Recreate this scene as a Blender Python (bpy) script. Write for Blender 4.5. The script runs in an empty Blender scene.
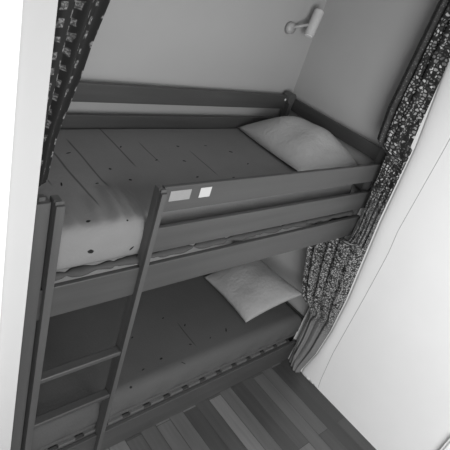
import bpy, bmesh, math, random
from mathutils import Vector, Matrix
random.seed(4)
scn = bpy.context.scene
C = scn.collection

# ------------------------------------------------------------ camera, world, light, exposure
cam_d = bpy.data.cameras.new('camera')
cam = bpy.data.objects.new('camera', cam_d); C.objects.link(cam)
RX = Vector((0.73760238, -0.61210239, 0.28508489))
UP = Vector((0.13954665, 0.55126962, 0.82257433))
FW = Vector((0.66065835, 0.56695015, -0.49203463))
m = Matrix(((RX.x, UP.x, -FW.x), (RX.y, UP.y, -FW.y), (RX.z, UP.z, -FW.z))).to_4x4()
m.translation = Vector((-0.45267, -1.13709, 2.38149))
cam.matrix_world = m
cam_d.sensor_width = 36; cam_d.lens = 474.8 * 36 / 450; cam_d.clip_start = 0.02
scn.camera = cam

world = bpy.data.worlds.new('world'); scn.world = world; world.use_nodes = True
world.node_tree.nodes['Background'].inputs[0].default_value = (1, 1, 1, 1)
world.node_tree.nodes['Background'].inputs[1].default_value = 0.07

def area(name, loc, aim, sx, sy, power):
    d = bpy.data.lights.new(name, 'AREA'); d.shape = 'RECTANGLE'; d.size = sx; d.size_y = sy; d.energy = power
    o = bpy.data.objects.new(name, d); C.objects.link(o); o.location = loc
    o.rotation_euler = (Vector(aim) - Vector(loc)).to_track_quat('-Z', 'Y').to_euler()
    return o
area('key_area_light', (0.6, -1.4, 2.0), (1.3, 0.0, 1.05), 0.9, 0.9, 23.5)  # added key light hanging free in the room, no real lamp there
area('fill_area_light', (-0.9, -2.9, 1.2), (2.05, -0.9, 0.4), 2.0, 1.8, 78)  # added fill light to brighten the right wall, no real doorway behind it

vs = scn.view_settings
vs.view_transform = 'Standard'; vs.look = 'None'; vs.gamma = 1; vs.use_curve_mapping = False
vs.exposure = 0.0

# ------------------------------------------------------------ material helpers
class NT:
    def __init__(s, name, rough=0.6, spec=0.4):
        s.m = bpy.data.materials.new(name); s.m.use_nodes = True
        s.t = s.m.node_tree; s.b = s.t.nodes['Principled BSDF']
        s.b.inputs['Roughness'].default_value = rough
        s.b.inputs['Specular IOR Level'].default_value = spec
    def n(s, typ, **kw):
        nd = s.t.nodes.new(typ)
        for k, v in kw.items(): setattr(nd, k, v)
        return nd
    def l(s, a, b): s.t.links.new(a, b)
    def val(s, sock, v):
        if isinstance(v, (int, float, tuple)): sock.default_value = v
        else: s.l(v, sock)
    def math(s, op, a, b=None, c=None):
        nd = s.n('ShaderNodeMath', operation=op)
        for i, v in enumerate((a, b, c)):
            if v is not None: s.val(nd.inputs[i], v)
        return nd.outputs[0]
    def mix(s, f, a, b):
        nd = s.n('ShaderNodeMix', data_type='FLOAT')
        s.val(nd.inputs[0], f); s.val(nd.inputs[2], a); s.val(nd.inputs[3], b)
        return nd.outputs[0]
    def ramp(s, v, lo, hi, a=0.0, b=1.0):
        nd = s.n('ShaderNodeMapRange', interpolation_type='SMOOTHSTEP')
        s.val(nd.inputs[0], v)
        for i, x in enumerate((lo, hi, a, b)): nd.inputs[i + 1].default_value = x
        return nd.outputs[0]
    def gray(s, v):
        nd = s.n('ShaderNodeCombineColor')
        for i in range(3): s.val(nd.inputs[i], v)
        s.l(nd.outputs[0], s.b.inputs['Base Color'])
    def bump(s, h, strength=0.3, dist=0.004):
        nd = s.n('ShaderNodeBump'); nd.inputs['Strength'].default_value = strength
        nd.inputs['Distance'].default_value = dist
        s.l(h, nd.inputs['Height']); s.l(nd.outputs[0], s.b.inputs['Normal'])
    def pos(s, kind='Object'): return s.n('ShaderNodeTexCoord').outputs[kind]
    def mapping(s, v, scale):
        nd = s.n('ShaderNodeMapping'); nd.inputs['Scale'].default_value = scale
        s.l(v, nd.inputs[0]); return nd.outputs[0]
    def noise(s, v, scale, detail=3.0):
        nd = s.n('ShaderNodeTexNoise'); nd.inputs['Scale'].default_value = scale
        nd.inputs['Detail'].default_value = detail; s.l(v, nd.inputs['Vector']); return nd.outputs['Fac']
    def sep(s, v):
        nd = s.n('ShaderNodeSeparateXYZ'); s.l(v, nd.inputs[0]); return nd.outputs

def paint(name, g, rough=0.75, b=0.12):
    k = NT(name, rough, 0.25); p = k.pos()
    k.gray(k.mix(k.noise(p, 5, 4), g * 0.97, g * 1.03)); k.bump(k.noise(p, 180, 2), b, 0.001); return k.m

def wood(name, g, axis, rough=0.42):
    k = NT(name, rough, 0.4); p = k.pos()
    sc = [26, 26, 26]; sc[axis] = 1.6
    q = k.mapping(p, tuple(sc))
    f = k.noise(q, 1.0, 5); f2 = k.noise(p, 3.0, 2)
    v = k.math('MULTIPLY', k.mix(f, g * 0.72, g * 1.25), k.mix(f2, 0.9, 1.1))
    k.gray(v); k.bump(f, 0.12, 0.001); return k.m

def plain(name, g, rough=0.5, spec=0.4, sc=60):
    k = NT(name, rough, spec); p = k.pos()
    k.gray(k.mix(k.noise(p, sc, 2), g * 0.94, g * 1.06)); return k.m

def sheet(name, g, specks, lines, ztop):
    """printed bed linen: faint board lines and small dark motifs at chosen spots"""
    k = NT(name, 0.85, 0.15); p = k.pos()
    X, Y, Z = k.sep(p)
    nz = k.math('SUBTRACT', k.noise(p, 55, 2), 0.5)
    best = None
    for i, (sx, sy, rot, a, b, *front) in enumerate(specks):
        cx, sn = math.cos(rot), math.sin(rot)
        dx = k.math('SUBTRACT', X, sx); dy = k.math('SUBTRACT', Z if front else Y, sy)
        a *= .62; b *= .62
        u = k.math('MULTIPLY_ADD', dx, cx / a, k.math('MULTIPLY', dy, sn / a))
        w = k.math('MULTIPLY_ADD', dx, -sn / b, k.math('MULTIPLY', dy, cx / b))
        d = k.math('ADD', k.math('MULTIPLY', u, u), k.math('MULTIPLY', w, w))
        gate = k.ramp(Z, ztop - .045, ztop - .035, 0.0, 9.0) if front else k.ramp(Z, ztop - .05, ztop - .04, 9.0, 0.0)
        d = k.math('ADD', d, gate)
        best = d if best is None else k.math('MINIMUM', best, d)
    mask = k.ramp(k.math('MULTIPLY_ADD', nz, 2.2, best), 0.6, 1.3, 1.0, 0.0)
    ln = None
    for (lx, y0, y1, wd) in lines:
        wob = k.math('MULTIPLY_ADD', k.math('SUBTRACT', k.noise(p, 4, 1), 0.5), 0.02, X)
        dx = k.math('ABSOLUTE', k.math('SUBTRACT', wob, lx))
        a = k.ramp(dx, 0.0, wd, 1.0, 0.0)
        e = k.math('MULTIPLY', k.ramp(Y, y0 - 0.03, y0 + 0.03), k.ramp(Y, y1 - 0.03, y1 + 0.03, 1.0, 0.0))
        a = k.math('MULTIPLY', a, e)
        ln = a if ln is None else k.math('MAXIMUM', ln, a)
    mot = k.mix(k.noise(p, 6, 3), g * 0.92, g * 1.06)
    if ln is not None: mot = k.math('MULTIPLY', mot, k.math('MULTIPLY_ADD', ln, -0.6, 1.0))
    k.gray(k.mix(mask, mot, 0.012))
    k.bump(k.math('ADD', k.noise(p, 90, 3), k.math('MULTIPLY', k.noise(p, 9, 3), 2.0)), 0.35, 0.004)
    return k.m

UB = .185
def curtain_cells(name):
    k = NT(name, 0.85, 0.15); uv = k.pos('UV')
    wp = k.n('ShaderNodeVectorMath', operation='ADD')
    nz = k.n('ShaderNodeTexNoise'); nz.inputs['Scale'].default_value = 14; k.l(uv, nz.inputs['Vector'])
    sc = k.n('ShaderNodeVectorMath', operation='SCALE'); k.l(nz.outputs['Color'], sc.inputs[0]); sc.inputs['Scale'].default_value = 0.02
    k.l(uv, wp.inputs[0]); k.l(sc.outputs[0], wp.inputs[1])
    def vor(feature, scale):
        v = k.n('ShaderNodeTexVoronoi', feature=feature); v.inputs['Scale'].default_value = scale
        v.inputs['Randomness'].default_value = 0.75
        k.l(wp.outputs[0], v.inputs['Vector']); return v
    v1, v1c = vor('DISTANCE_TO_EDGE', 62), vor('F1', 62)
    v2 = vor('DISTANCE_TO_EDGE', 90)
    v3 = vor('F1', 120)
    U, h, _ = k.sep(uv)
    big = k.math('MULTIPLY', k.ramp(v1.outputs['Distance'], 0.10, 0.26), k.math('POWER', k.sep(v1c.outputs['Color'])[0], 0.9))
    border = k.ramp(U, UB - .012, UB + .012)
    dots = k.math('MULTIPLY', k.ramp(v3.outputs['Distance'], 0.15, 0.35, 1.0, 0.0), 0.22)
    border = k.math('MULTIPLY', border, k.ramp(h, 1.66, 1.70))
    big = k.mix(border, big, k.math('ADD', dots, 0.06))
    fine = k.math('MULTIPLY', k.ramp(v2.outputs['Distance'], 0.04, 0.22), 0.62)
    pat = k.mix(k.ramp(h, 1.15, 1.55), fine, big)
    pat = k.mix(k.ramp(h, 0.35, 0.6), 0.36, pat)
    k.gray(k.mix(pat, 0.018, 0.48)); return k.m

def curtain_squares(name):
    k = NT(name, 0.85, 0.15); uv = k.pos('UV'); U, V, _ = k.sep(uv)
    F = 25.0
    jit = k.math('MULTIPLY', k.math('SUBTRACT', k.noise(uv, 30, 1), 0.5), 0.5)
    uu = k.math('ADD', k.math('MULTIPLY', U, 38.0), jit)
    col = k.math('FLOOR', uu)
    vv = k.math('ADD', k.math('MULTIPLY', V, F), k.math('ADD', k.math('MULTIPLY', col, 0.43), k.math('MULTIPLY', jit, 1.3)))
    fu = k.math('ABSOLUTE', k.math('SUBTRACT', k.math('FRACT', uu), 0.5))
    fv = k.math('ABSOLUTE', k.math('SUBTRACT', k.math('FRACT', vv), 0.5))
    sq = k.math('MULTIPLY', k.ramp(fu, 0.20, 0.27, 1, 0), k.ramp(fv, 0.20, 0.27, 1, 0))
    sq = k.math('MULTIPLY', sq, k.ramp(k.noise(uv, 150, 2), 0.42, 0.62, 0.2, 1.0))
    k.gray(k.mix(sq, 0.020, 0.22)); return k.m

def laminate(name):
    k = NT(name, 0.33, 0.5); p = k.pos()
    q = k.mapping(p, (1, 1, 1)); r = k.n('ShaderNodeMapping'); r.inputs['Rotation'].default_value = (0, 0, math.pi / 2)
    k.l(q, r.inputs[0])
    b = k.n('ShaderNodeTexBrick'); b.offset = 0.37
    k.l(r.outputs[0], b.inputs['Vector'])
    for i, v in ((1, 0.0), (2, 1.0), (3, 0.5)): b.inputs[i].default_value = (v, v, v, 1)
    b.inputs['Scale'].default_value = 1; b.inputs['Mortar Size'].default_value = 0.0025
    b.inputs['Brick Width'].default_value = 0.85; b.inputs['Row Height'].default_value = 0.098
    b.inputs['Mortar Smooth'].default_value = 0.4
    f = k.noise(k.mapping(p, (38, 2.2, 1)), 1.0, 5)
    tone = k.sep(b.outputs['Color'])[0]
    v = k.mix(tone, 0.05, 0.175)
    v = k.math('MULTIPLY', v, k.mix(f, 0.7, 1.3))
    v = k.math('MULTIPLY', v, k.math('MULTIPLY_ADD', b.outputs['Fac'], -0.6, 1.0))
    k.gray(v); k.bump(k.math('MULTIPLY', b.outputs['Fac'], -1.0), 0.4, 0.002)
    k.l(k.mix(f, 0.26, 0.45), k.b.inputs['Roughness']); return k.m

M = dict(
    wall=paint('wall_paint', 0.82), alcove=paint('alcove_gray', 0.34), ceil=paint('ceiling_paint', 0.75), jamb=paint('jamb_paint', 0.50), white=paint('white_gloss', 0.93, 0.45, 0.02),  # alcove walls get a darker grey than the room wall
    crease=plain('crease_shade', 0.42, 0.8), strip=paint('strip_paint', 0.74, 0.5, 0.05),
    wx=wood('wood_along', 0.060, 0), wy=wood('wood_deep', 0.045, 1), wz=wood('wood_up', 0.075, 2),
    slat=plain('slat_wood', 0.10, 0.6), cap=plain('screw_cap', 0.75, 0.3),
    stk1=plain('sticker_gray', 0.23, 0.4), stk2=plain('sticker_white', 0.42, 0.3),
    lamp=plain('lamp_white', 0.46, 0.4), lampin=plain('lamp_lens', 0.75, 0.15), base=plain('lamp_base', 0.33, 0.4),
    rail=plain('rail_white', 0.7, 0.4), bin=plain('bin_plastic', 0.95, 0.25),
    pillow=None, floor=laminate('laminate_planks'), cells=curtain_cells('cell_print_cloth'), squares=curtain_squares('square_print_cloth'),
)
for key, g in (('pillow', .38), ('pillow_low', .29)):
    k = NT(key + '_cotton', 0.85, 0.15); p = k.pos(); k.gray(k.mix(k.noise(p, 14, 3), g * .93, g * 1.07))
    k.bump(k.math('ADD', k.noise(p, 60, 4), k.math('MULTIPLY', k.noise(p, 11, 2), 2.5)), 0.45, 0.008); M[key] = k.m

UPS = [(0.419, 0.558, .3, .020, .006), (0.288, 0.323, 1.2, .024, .006), (0.43, 0.314, .2, .016, .006), (0.539, 0.413, .5, .010, .010),
       (0.584, 0.322, 0, .011, .009), (0.282, 0.086, .3, .016, .010), (0.424, 0.062, .4, .010, .006), (1.301, 0.499, -.6, .018, .010),
       (0.948, 0.438, -.5, .014, .009), (1.309, 0.364, .6, .016, .006), (1.004, 0.579, -.5, .014, .009), (0.922, 0.296, .3, .015, .008),
       (1.117, 0.257, .3, .018, .006), (0.803, 0.463, .4, .015, .006), (0.686, 0.592, .8, .015, .005), (1.186, 0.577, -.4, .014, .006), (.283, 1.357, -.3, .022, .012, 'f'), (.452, 1.335, .7, .018, .007, 'f')]
LOS = [(1.194, .317, .7, .018, .007), (1.416, .176, .9, .030, .008), (1.133, .175, -.4, .014, .007), (.917, .159, .2, .015, .010),
       (1.016, .083, -.7, .022, .005), (.787, .137, .3, .018, .006), (.676, .072, 0, .013, .009), (1.339, .041, .4, .018, .006), (1.279, .165, .5, .012, .006),
       (1.10, .42, .4, .016, .006), (.85, .36, .4, .014, .006)]
M['sheet_up'] = sheet('board_print_sheet', 0.18, UPS, [(.36, .17, .64, .008), (.463, .29, .67, .007), (.67, .43, .80, .007), (.805, .45, .62, .005), (1.043, .30, .52, .005), (.25, .33, .75, .006)], 1.452)
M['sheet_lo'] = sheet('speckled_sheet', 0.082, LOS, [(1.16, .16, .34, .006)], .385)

# ------------------------------------------------------------ mesh helpers
def add_box(bm, x0, x1, y0, y1, z0, z1, bev=0.0):
    r = bmesh.ops.create_cube(bm, size=1.0)
    for v in r['verts']:
        v.co = Vector(((x0 + x1) / 2 + v.co.x * (x1 - x0), (y0 + y1) / 2 + v.co.y * (y1 - y0), (z0 + z1) / 2 + v.co.z * (z1 - z0)))
    if bev:
        es = set(e for v in r['verts'] for e in v.link_edges)
        bmesh.ops.bevel(bm, geom=list(es), offset=bev, segments=3, affect='EDGES', profile=0.5)

def add_cyl(bm, p, q, r0, r1, n=24, cap=True):
    p, q = Vector(p), Vector(q); ax = (q - p); L = ax.length
    mat = Matrix.Translation((p + q) / 2) @ ax.to_track_quat('Z', 'Y').to_matrix().to_4x4()
    bmesh.ops.create_cone(bm, cap_ends=cap, segments=n, radius1=r0, radius2=r1, depth=L, matrix=mat)

def add_prism(bm, poly, fn, d0, d1):
    a = [bm.verts.new(fn(u, v, d0)) for u, v in poly]; b = [bm.verts.new(fn(u, v, d1)) for u, v in poly]
    bm.faces.new(a); bm.faces.new(list(reversed(b)))
    n = len(a)
    for i in range(n): bm.faces.new((a[i], b[i], b[(i + 1) % n], a[(i + 1) % n]))

def obj(name, bm, mat, parent=None, smooth=False, loc=None):
    bmesh.ops.recalc_face_normals(bm, faces=bm.faces)
    me = bpy.data.meshes.new(name); bm.to_mesh(me); bm.free()
    if mat: me.materials.append(mat)
    if smooth:
        for p_ in me.polygons: p_.use_smooth = True
    o = bpy.data.objects.new(name, me); C.objects.link(o)
    if parent: o.parent = parent
    if loc: o.location = loc
    return o

def boxo(name, mat, parent, *b, bev=0.004):
    bm = bmesh.new(); add_box(bm, *b, bev=bev); return obj(name, bm, mat, parent)

def tag(o, label, cat, group=None):
    o['label'] = label; o['category'] = cat
    if group: o['group'] = group
    return o

def thing(name, label, cat, group=None):
    o = bpy.data.objects.new(name, None); C.objects.link(o); return tag(o, label, cat, group)

def struct(o): o['kind'] = 'structure'; return o

# ------------------------------------------------------------ the room
XW, YB, ZC = 2.048, 0.862, 2.78
XA = 2.088                      # the alcove is a little wider than the room wall's face
struct(boxo('floor', M['floor'], None, -2.4, XW + .1, -3.4, YB + .1, -.06, 0, bev=0))
struct(boxo('ceiling', M['ceil'], None, -2.4, XW + .1, -3.4, YB + .1, ZC, ZC + .06, bev=0))
struct(boxo('wall_right', M['wall'], None, XW, XW + .1, -3.4, .045, 0, ZC, bev=0))
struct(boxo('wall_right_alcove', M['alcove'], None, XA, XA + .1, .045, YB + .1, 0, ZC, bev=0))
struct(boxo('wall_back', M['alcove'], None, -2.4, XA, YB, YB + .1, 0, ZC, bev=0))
struct(boxo('wall_left', M['jamb'], None, -.067, .013, -.1, YB, 0, ZC, bev=.002))
struct(boxo('trim_1', M['white'], None, -.95, -.067, -.125, -.03, 0, ZC, bev=.004))
# rounded white corner strip running up the right wall, ragged at the floor
L = [(.035, ZC), (-.018, 2.234), (-.083, 1.761), (-.110, 1.29), (-.165, .729), (-.172, .466), (-.159, .231), (-.124, .045)]
Rr = [(-.286, .006), (-.272, .10), (-.255, .329), (-.252, .801), (-.245, 1.15), (-.236, 1.24), (-.229, 1.30), (-.228, 1.818), (-.205, ZC)]
def interp(tab, z):
    t = sorted((b, a) for a, b in tab)
    if z <= t[0][0]: return t[0][1]
    for (z0, a0), (z1, a1) in zip(t, t[1:]):
        if z <= z1: return a0 + (a1 - a0) * (z - z0) / (z1 - z0)
    return t[-1][1]
bm = bmesh.new(); rows = []
NC = 14
for i in range(141):
    z = ZC * (i / 140) ** 1.5
    yl, yr = interp(L, z), interp(Rr, z)
    row = []
    for j in range(NC + 1):
        t = j / NC; y = yl + (yr - yl) * t
        zz = z
        if i == 0: zz = 0.004 + 0.012 * abs(math.sin(t * 7.0)) + (0.022 if 0.42 < t < 0.52 else 0)
        h = 0.010 * math.sin(math.pi * t ** 0.6) - 0.0006
        row.append(bm.verts.new((XW - h, y, zz)))
    rows.append(row)
for a, b in zip(rows, rows[1:]):
    for j in range(NC): bm.faces.new((a[j], a[j + 1], b[j + 1], b[j]))
back = [[bm.verts.new((XW + .004, r[j].co.y, r[j].co.z)) for j in (0, NC)] for r in rows]
for i in range(len(rows) - 1):
    bm.faces.new((rows[i][0], rows[i + 1][0], back[i + 1][0], back[i][0]))
    bm.faces.new((rows[i][NC], back[i][1], back[i + 1][1], rows[i + 1][NC]))
struct(obj('trim_2', bm, M['strip'], None, True))
bm = bmesh.new(); vs_ = []
for i in range(61):        # thin dark strip painted in as the shaded crease along the wall
    z = .01 + (ZC - .01) * i / 60; y = interp(Rr, z)
    vs_.append([bm.verts.new((XW + dx, y + dy, z)) for dx, dy in ((.003, .0022), (-.0012, .0022), (-.0012, -.0018), (.003, -.0018))])
for a, b in zip(vs_, vs_[1:]):
    for j in range(3): bm.faces.new((a[j], a[j + 1], b[j + 1], b[j]))
struct(obj('crease_strip', bm, M['crease'], None))

# ------------------------------------------------------------ bunk bed
X0, X1 = .058, 2.022
D0, D1 = .008, .825
bed = thing('bunk_bed', 'dark stained wooden bunk bed with two berths and ladder standing in the alcove', 'bunk bed')
wx, wy, wz = M['wx'], M['wy'], M['wz']
def post(x0, x1, y0, y1, z1, z0=0):
    bm = bmesh.new(); add_box(bm, x0, x1, y0, y1, z0, z1)
    top = [e for e in bm.edges if all(v.co.z > z1 - .001 for v in e.verts)]
    bmesh.ops.bevel(bm, geom=top, offset=.014, segments=4, affect='EDGES')
    es = [e for e in bm.edges if abs(e.verts[0].co.z - e.verts[1].co.z) > .5]
    bmesh.ops.bevel(bm, geom=es, offset=.004, segments=2, affect='EDGES')
    return obj('post', bm, wz, bed)
post(X0, .106, D0, .055, 1.612)
post(2.010, 2.042, .033, .075, 1.690, 1.113)
post(X0, .097, D1 - .045, D1, 1.70)
# back right post with a round head
bm = bmesh.new(); add_box(bm, 1.990, X1, D1 - .05, D1, 0, 1.66, bev=.004)
add_cyl(bm, (1.995, D1 - .052, 1.668), (1.995, D1 + .002, 1.668), .036, .036, 28)
pb = obj('post', bm, wz, bed)
bm = bmesh.new(); add_cyl(bm, (1.955, D1 - .032, 1.655), (1.955, D1 - .024, 1.655), .007, .007, 16)
obj('screw_cap', bm, M['cap'], pb)
# front boards
gr = boxo('guard_rail', wx, bed, .512, 2.041, D0 + .002, .030, 1.500, 1.609)
for (a, b_, mt) in ((.543, .639, M['stk1']), (.683, .738, M['stk2'])):
    boxo('sticker', mt, gr, a, b_, D0 + .0005, D0 + .003, 1.547, 1.590, bev=.0005)
boxo('guard_rail', wx, bed, .512, 2.041, D0 + .002, .030, 1.314, 1.429)
boxo('side_rail', wx, bed, .096, 2.041, D0 + .002, .032, 1.113, 1.252)
boxo('side_rail', wx, bed, .096, 2.046, D0 + .002, .032, .003, .182)
# back boards
boxo('back_rail', wx, bed, .096, 1.97, D1 - .030, D1 - .006, 1.592, 1.682)
boxo('back_rail', wx, bed, .096, 1.97, D1 - .030, D1 - .006, 1.40, 1.529)
boxo('back_rail', wx, bed, .096, 1.97, D1 - .030, D1 - .006, 1.113, 1.252)
boxo('back_rail', wx, bed, .096, 1.97, D1 - .030, D1 - .006, .06, .30)
# end boards
for xa, xb in ((X0 + .008, X0 + .030), (X1 - .002, X1 + .018)):
    hi = 1.672 if xa > 1 else 1.60
    boxo('end_board', wy, bed, xa, xb, .05, D1 - .045, hi - .078, hi)
    boxo('end_board', wy, bed, xa, xb, .05, D1 - .045, 1.40, 1.50)
    boxo('end_board', wy, bed, xa, xb, .05, D1 - .045, 1.113, 1.252)
    lo = .044 if xa > 1 else 0
    boxo('end_board', wy, bed, xa + lo, xb + lo, .05, D1 - .045, .06, .36)
# slats
for zb in (1.238, .186):
    for i in range(14):
        xc = 1.383 + .13 * (i - 9)
        boxo('slat', M['slat'], bed, xc - .042, xc + .042, .16 if zb > 1 else .034, D1 - .033, zb + .0, zb + .016, bev=.002)
for zb in (1.214, .160):
    for ya in (.16 if zb > 1 else .033, D1 - .056): boxo('slat_bearer', wx, bed, .10, 1.99, ya, ya + .022, zb, zb + .025, bev=.002)
# ladder
lad = bpy.data.objects.new('ladder', None); C.objects.link(lad); lad.parent = bed
for xa, xb in ((.112, .139), (.489, .511)):
    bm = bmesh.new(); add_box(bm, xa, xb, -.014, .0080, 0, 1.608)
    top = [e for e in bm.edges if all(v.co.z > 1.6 for v in e.verts) and abs(e.verts[0].co.y - e.verts[1].co.y) < .001]
    bmesh.ops.bevel(bm, geom=top, offset=.012, segments=4, affect='EDGES')
    add_box(bm, xa, xb, .0075, .040, 1.255, 1.606, bev=.003); add_box(bm, xa, xb, .0075, .040, .185, 1.110, bev=.002)
    obj('ladder_rail', bm, wz, lad)
for z in (.805, .522):
    boxo('rung', wx, lad, .137, .491, -.010, .032, z - .024, z, bev=.006)

# ------------------------------------------------------------ mattresses
def mattress(name, mat, x0, x1, y0, y1, z0, z1, rad, ridges, dent=0.0):
    bm = bmesh.new()
    nx, ny = 150, 64
    def prof(t):   # 0..1 over half-depth of edge roll
        return math.sqrt(max(0, 1 - (1 - t) ** 2))
    grid = []
    xs = [x0 + (x1 - x0) * i / nx for i in range(nx + 1)]; ys = [y0 + (y1 - y0) * (j / ny) for j in range(ny + 1)]
    for x in xs:
        col = []
        for y in ys:
            e = min(x - x0, x1 - x, y - y0, (y1 - y) * 2.5)
            z = z1 - rad * (1 - prof(min(1, e / rad)))
            z += .018 * (y - y0) / (y1 - y0) * min(1, e / .04) if dent else 0
            z += .004 * math.sin(x * 5 + 1) * math.sin(y * 6) * min(1, e / .1)
            for (rx, ra, rb, w, h, sl) in ridges:
                if ra < y < rb:
                    d = (x - rx - sl * (y - ra)) / w
                    z += h * math.exp(-d * d) * math.sin(math.pi * (y - ra) / (rb - ra))
            col.append(bm.verts.new((x, y, z)))
        grid.append(col)
    for i in range(nx):
        for j in range(ny): bm.faces.new((grid[i][j], grid[i + 1][j], grid[i + 1][j + 1], grid[i][j + 1]))
    ring = [grid[i][0] for i in range(nx + 1)] + [grid[nx][j] for j in range(1, ny + 1)] + [grid[i][ny] for i in range(nx - 1, -1, -1)] + [grid[0][j] for j in range(ny - 1, 0, -1)]
    cx, cy = (x0 + x1) / 2, (y0 + y1) / 2
    prev = ring; cols = [ring]
    zs = [z1 - rad - (z1 - rad - z0) * f for f in (.25, .5, .75, .93, 1.0)]
    for s, z in enumerate(zs):
        cur = []
        for v in ring:
            out = .006 * math.sin(math.pi * (s + 1) / 6)
            if s >= 3: out = -.004 * (s - 2)
            dx = out * (1 if v.co.x > cx else -1) if abs(v.co.x - cx) > (x1 - x0) / 2 - .001 else 0
            dy = out * (1 if v.co.y > cy else -1) if abs(v.co.y - cy) > (y1 - y0) / 2 - .001 else 0
            wav = .003 * math.sin(v.co.x * 37 + s) if s < 4 else 0
            cur.append(bm.verts.new((v.co.x + dx, v.co.y + dy + (wav if dy else 0), z)))
        n = len(cur)
        for i in range(n): bm.faces.new((prev[i], cur[i], cur[(i + 1) % n], prev[(i + 1) % n]))
        prev = cur; cols.append(cur)
    bm.faces.new(prev)
    if dent:      # pressed in behind the guard rail
        for v in bm.verts:
            t = min(1, max(0, (v.co.x - .50) / .10)); t = t * t * (3 - 2 * t)
            f = max(0, 1 - (v.co.y - y0) / .25)
            v.co.y += dent * t * f
    return obj(name, bm, mat, None, True)

mu = thing('mattress', 'upper bunk mattress in grey board print sheet with dark specks', 'mattress', 'bunk mattresses')
o = mattress('sheet', M['sheet_up'], .112, 1.984, .044, .794, 1.288, 1.452, .036,
    [(.405, .03, .30, .016, .020, .10), (.46, .05, .34, .011, .022, .06), (.505, .06, .30, .011, .018, .05), (.33, .05, .24, .016, .010, .1), (.24, .05, .2, .012, .010, -.1)], .075)
o.parent = mu
# pale cover rolled and bunched beneath it
bm = bmesh.new(); rows = []
NX = 180
for i in range(NX + 1):
    x = .114 + (1.978 - .114) * i / NX
    r = .0145 + .006 * math.sin(x * 43) * math.sin(x * 13 + 1) - .006 * max(0, math.sin(x * 33 + 1)) ** 12
    ring = []
    for a in range(12):
        t = 2 * math.pi * a / 12
        ring.append(bm.verts.new((x, .046 + r * 1.2 * math.cos(t), 1.269 + min(r, .0160) * math.sin(t))))
    rows.append(ring)
for a, b in zip(rows, rows[1:]):
    for j in range(12): bm.faces.new((a[j], b[j], b[(j + 1) % 12], a[(j + 1) % 12]))
bm.faces.new(rows[0]); bm.faces.new(rows[-1])
add_box(bm, .116, 1.975, .17, .78, 1.255, 1.289)
obj('cover_hem', bm, plain('hem_cloth', 0.06, 0.9, 0.1), mu, True)

ml = thing('mattress', 'lower bunk mattress in dark speckled sheet above the floor', 'mattress', 'bunk mattresses')
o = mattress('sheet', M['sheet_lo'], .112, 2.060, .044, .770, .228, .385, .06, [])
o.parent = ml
bm = bmesh.new(); add_box(bm, .114, 2.056, .046, .766, .2025, .2285, bev=.008)
obj('cover_hem', bm, plain('hem_cloth_dark', 0.08, 0.9, 0.1), ml)

# ------------------------------------------------------------ pillows
def pillow(label, corners, puff, sag, mat, pinch, name='pillow'):
    """corners: four 3D points going round; thickness profile puffed between them"""
    A, B, Cc, Dd = [Vector(c) for c in corners]
    nrm = (B - A).cross(Dd - A).normalized()
    if nrm.z < 0: nrm = -nrm
    bm = bmesh.new(); N = 40
    lay = []
    for s in (1, -1):
        g = []
        for i in range(N + 1):
            u = i / N; row = []
            for j in range(N + 1):
                v = j / N
                uu = u + pinch * (0.5 - u) * 2 * (1 - (2 * v - 1) ** 2) * abs(2 * u - 1) ** 2
                vv = v + pinch * (0.5 - v) * 2 * (1 - (2 * u - 1) ** 2) * abs(2 * v - 1) ** 2
                P = (A * (1 - uu) + B * uu) * (1 - vv) + (Dd * (1 - uu) + Cc * uu) * vv
                e = max(0, (1 - abs(2 * u - 1) ** 2.4)) * max(0, (1 - abs(2 * v - 1) ** 2.4))
                h = puff * e ** 0.62
                h *= 1 + .06 * math.sin(9 * u + 4 * v) + .05 * math.sin(13 * v - 5 * u)
                if s < 0: h *= sag
                P = P + nrm * h * s
                row.append(P)
            g.append(row)
        lay.append(g)
    va = [[bm.verts.new(p) for p in r] for r in lay[0]]
    vb = [[va[i][j] if i in (0, N) or j in (0, N) else bm.verts.new(lay[1][i][j]) for j in range(N + 1)] for i in range(N + 1)]
    for g in (va, vb):
        for i in range(N):
            for j in range(N): bm.faces.new((g[i][j], g[i + 1][j], g[i + 1][j + 1], g[i][j + 1]))
    o = obj(name, bm, mat, None, True)
    return tag(o, label, 'pillow', 'bed pillows')
pillow('pale pillow on the upper bunk leaning against the end board', [(1.555, .205, 1.480), (2.005, .15, 1.525), (2.008, .62, 1.575), (1.58, .77, 1.478)], .122, .2, M['pillow'], -.02)
pillow('pale pillow on the lower bunk beneath the top bed', [(1.575, .165, .40), (1.960, .08, .595), (1.96, .62, .57), (1.585, .64, .40)], .065, .2, M['pillow_low'], .025)

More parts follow.
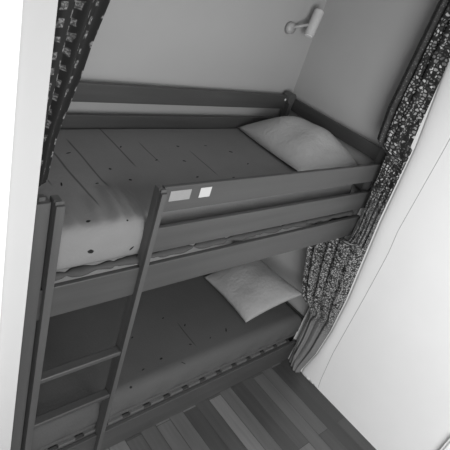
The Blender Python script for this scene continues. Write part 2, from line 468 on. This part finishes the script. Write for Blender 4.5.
# ------------------------------------------------------------ curtains
def cloth(name, pathfn, z0, z1, nz, nu, mat, label, fold, nf, vis=0.004):
    bm = bmesh.new(); uvl = bm.loops.layers.uv.new('UVMap'); rows = []
    for i in range(nz + 1):
        z = z0 + (z1 - z0) * i / nz
        pts = [Vector((a, b, 0)) for a, b in pathfn(z)]
        seg = [(q - p).length for p, q in zip(pts, pts[1:])]; tot = sum(seg)
        row = []
        for j in range(nu + 1):
            s = j / nu; d = s * tot; kx = 0
            while kx < len(seg) - 1 and d > seg[kx]: d -= seg[kx]; kx += 1
            t = d / seg[kx] if seg[kx] > 1e-9 else 0
            p = pts[kx].lerp(pts[kx + 1], t); tg = (pts[kx + 1] - pts[kx]).normalized() if seg[kx] > 1e-9 else Vector((1, 0, 0))
            nr = Vector((tg.y, -tg.x, 0))
            amp = min(fold, tot * .10) * (1.0 if z > .6 else .45 + .55 * z / .6)
            w = math.sin(2 * math.pi * nf * s + .5 * math.sin(z * 2.3)) + .35 * math.sin(2 * math.pi * nf * 1.7 * s + 1.3 + z)
            p = p + nr * amp * w
            row.append((bm.verts.new((p.x, p.y, z)), (s * fold * nf * 5 + .0, z)))
        rows.append(row)
    for a, b in zip(rows, rows[1:]):
        for j in range(nu):
            q = (a[j], a[j + 1], b[j + 1], b[j])
            f = bm.faces.new([x[0] for x in q])
            for lp, x in zip(f.loops, q): lp[uvl].uv = x[1]
    o = obj(name, bm, mat, None, True)
    md = o.modifiers.new('thickness', 'SOLIDIFY'); md.thickness = .0015
    return tag(o, label, 'curtain', 'alcove curtains')

def tab(t, z):
    if z <= t[0][0]: return t[0][1]
    for (za, a), (zb, b) in zip(t, t[1:]):
        if z <= zb: return a + (b - a) * (z - za) / (zb - za)
    return t[-1][1]
def right_path(z):
    yr = interp(L, z) - .004
    R = (2.030 - .01, min(yr - .0, -.045) if z < 1.75 else tab([(1.75, -.07), (2.3, -.03), (2.7, .0)], z))
    mx = tab([(0, 1.992), (.15, 1.998), (.30, 1.995), (.45, 1.98), (.64, 1.945), (1.0, 1.945), (1.12, 1.965), (1.2, 1.985), (1.33, 1.955), (1.66, 1.895), (1.70, 1.905), (1.9, 1.93)], z)
    my = tab([(0, -.095), (.1, -.055), (.2, -.022), (.45, -.018), (.64, -.03), (1.66, -.035), (1.75, -.02), (1.9, .0)], z)
    Mm = (mx, my)
    ly = tab([(.50, 0), (.58, .09), (.66, .14), (.9, .22), (1.07, .26), (1.09, .25), (1.108, 0), (1.692, 0), (1.72, .12), (3, .12)], z)
    if ly > 0: Ll = (tab([(0, 1.945), (1.1, 1.945), (1.7, 1.95)], z), my + ly)
    else: Ll = (mx - .001, my + .002)
    if z < .60:      # near the floor the edge wraps back to the wall
        t = min(1, max(0, (z - .44) / .16)); t = t * t * (3 - 2 * t)
        Ll = (2.042 + (Ll[0] - 2.042) * t, .0 + Ll[1] * t)
    return [R, Mm, Ll]
cloth('curtain', right_path, .004, 2.70, 260, 150, M['cells'], 'cell-print curtain bunched at the pillow end beside the right wall', .012, 4.5)

def left_path(z):
    xr = tab([(1.20, .030), (1.60, .050), (1.636, .100), (1.78, .113), (1.843, .126), (1.973, .161), (2.055, .177), (2.172, .208), (2.70, .36)], z)
    xl = .022
    y = tab([(1.2, .06), (1.6, .07), (1.65, .04), (2.7, .03)], z)
    return [(xl, y - .02), (xl + (xr - xl) * .55, y), (xr, y + .015)]
cloth('curtain', left_path, 1.20, 2.70, 160, 110, M['squares'], 'dark curtain with pale squares gathered beside the white left jamb', .012, 3.2)
bm = bmesh.new(); add_cyl(bm, (.013, .03, 2.715), (XW, .03, 2.715), .012, .012, 16)
tag(obj('curtain_rail', bm, M['rail'], None, True), 'white curtain rail across the top of the bed alcove', 'curtain rail')

# ------------------------------------------------------------ wall spotlight
sp = thing('wall_lamp', 'small pale wall spotlight above the upper bunk corner', 'lamp')
def shell_cyl(bm, p, q, r, th):
    add_cyl(bm, p, q, r, r, 32, True)
bm = bmesh.new(); add_cyl(bm, (1.838, YB + .001, 2.070), (1.838, YB - .030, 2.070), .036, .030, 32)
obj('wall_mount', bm, M['base'], sp, True)
bm = bmesh.new(); add_cyl(bm, (1.838, YB - .02, 2.075), (1.915, .785, 2.12), .009, .009, 12)
obj('arm', bm, M['base'], sp, True)
bm = bmesh.new(); add_cyl(bm, (1.918, .765, 2.062), (1.965, .79, 2.205), .030, .030, 32)
es = [e for e in bm.edges if len(e.link_faces) == 2 and any(len(f.verts) > 4 for f in e.link_faces)]
bmesh.ops.bevel(bm, geom=es, offset=.004, segments=2, affect='EDGES')
obj('lamp_head', bm, M['lamp'], sp)
bm = bmesh.new(); add_cyl(bm, (1.9172, .7646, 2.0595), (1.9182, .7651, 2.0625), .024, .024, 28)
obj('lens', bm, M['lampin'], sp)

# ------------------------------------------------------------ white object at the lower right corner
bm = bmesh.new(); add_box(bm, 2.0, XW - .003, -1.45, -1.06, 0, .50)
es = [e for e in bm.edges if abs(e.verts[0].co.x - e.verts[1].co.x) > .05 and e.verts[0].co.z > .4]
bmesh.ops.bevel(bm, geom=es, offset=.045, segments=10, affect='EDGES')
es = [e for e in bm.edges if all(v.co.x < 2.001 for v in e.verts) and len(e.link_faces) == 2 and e.calc_face_angle(0) > .8]
bmesh.ops.bevel(bm, geom=es, offset=.015, segments=4, affect='EDGES')
tag(obj('storage_bin', bm, M['bin'], None), 'smooth white rounded bin against the right wall on the floor', 'bin')
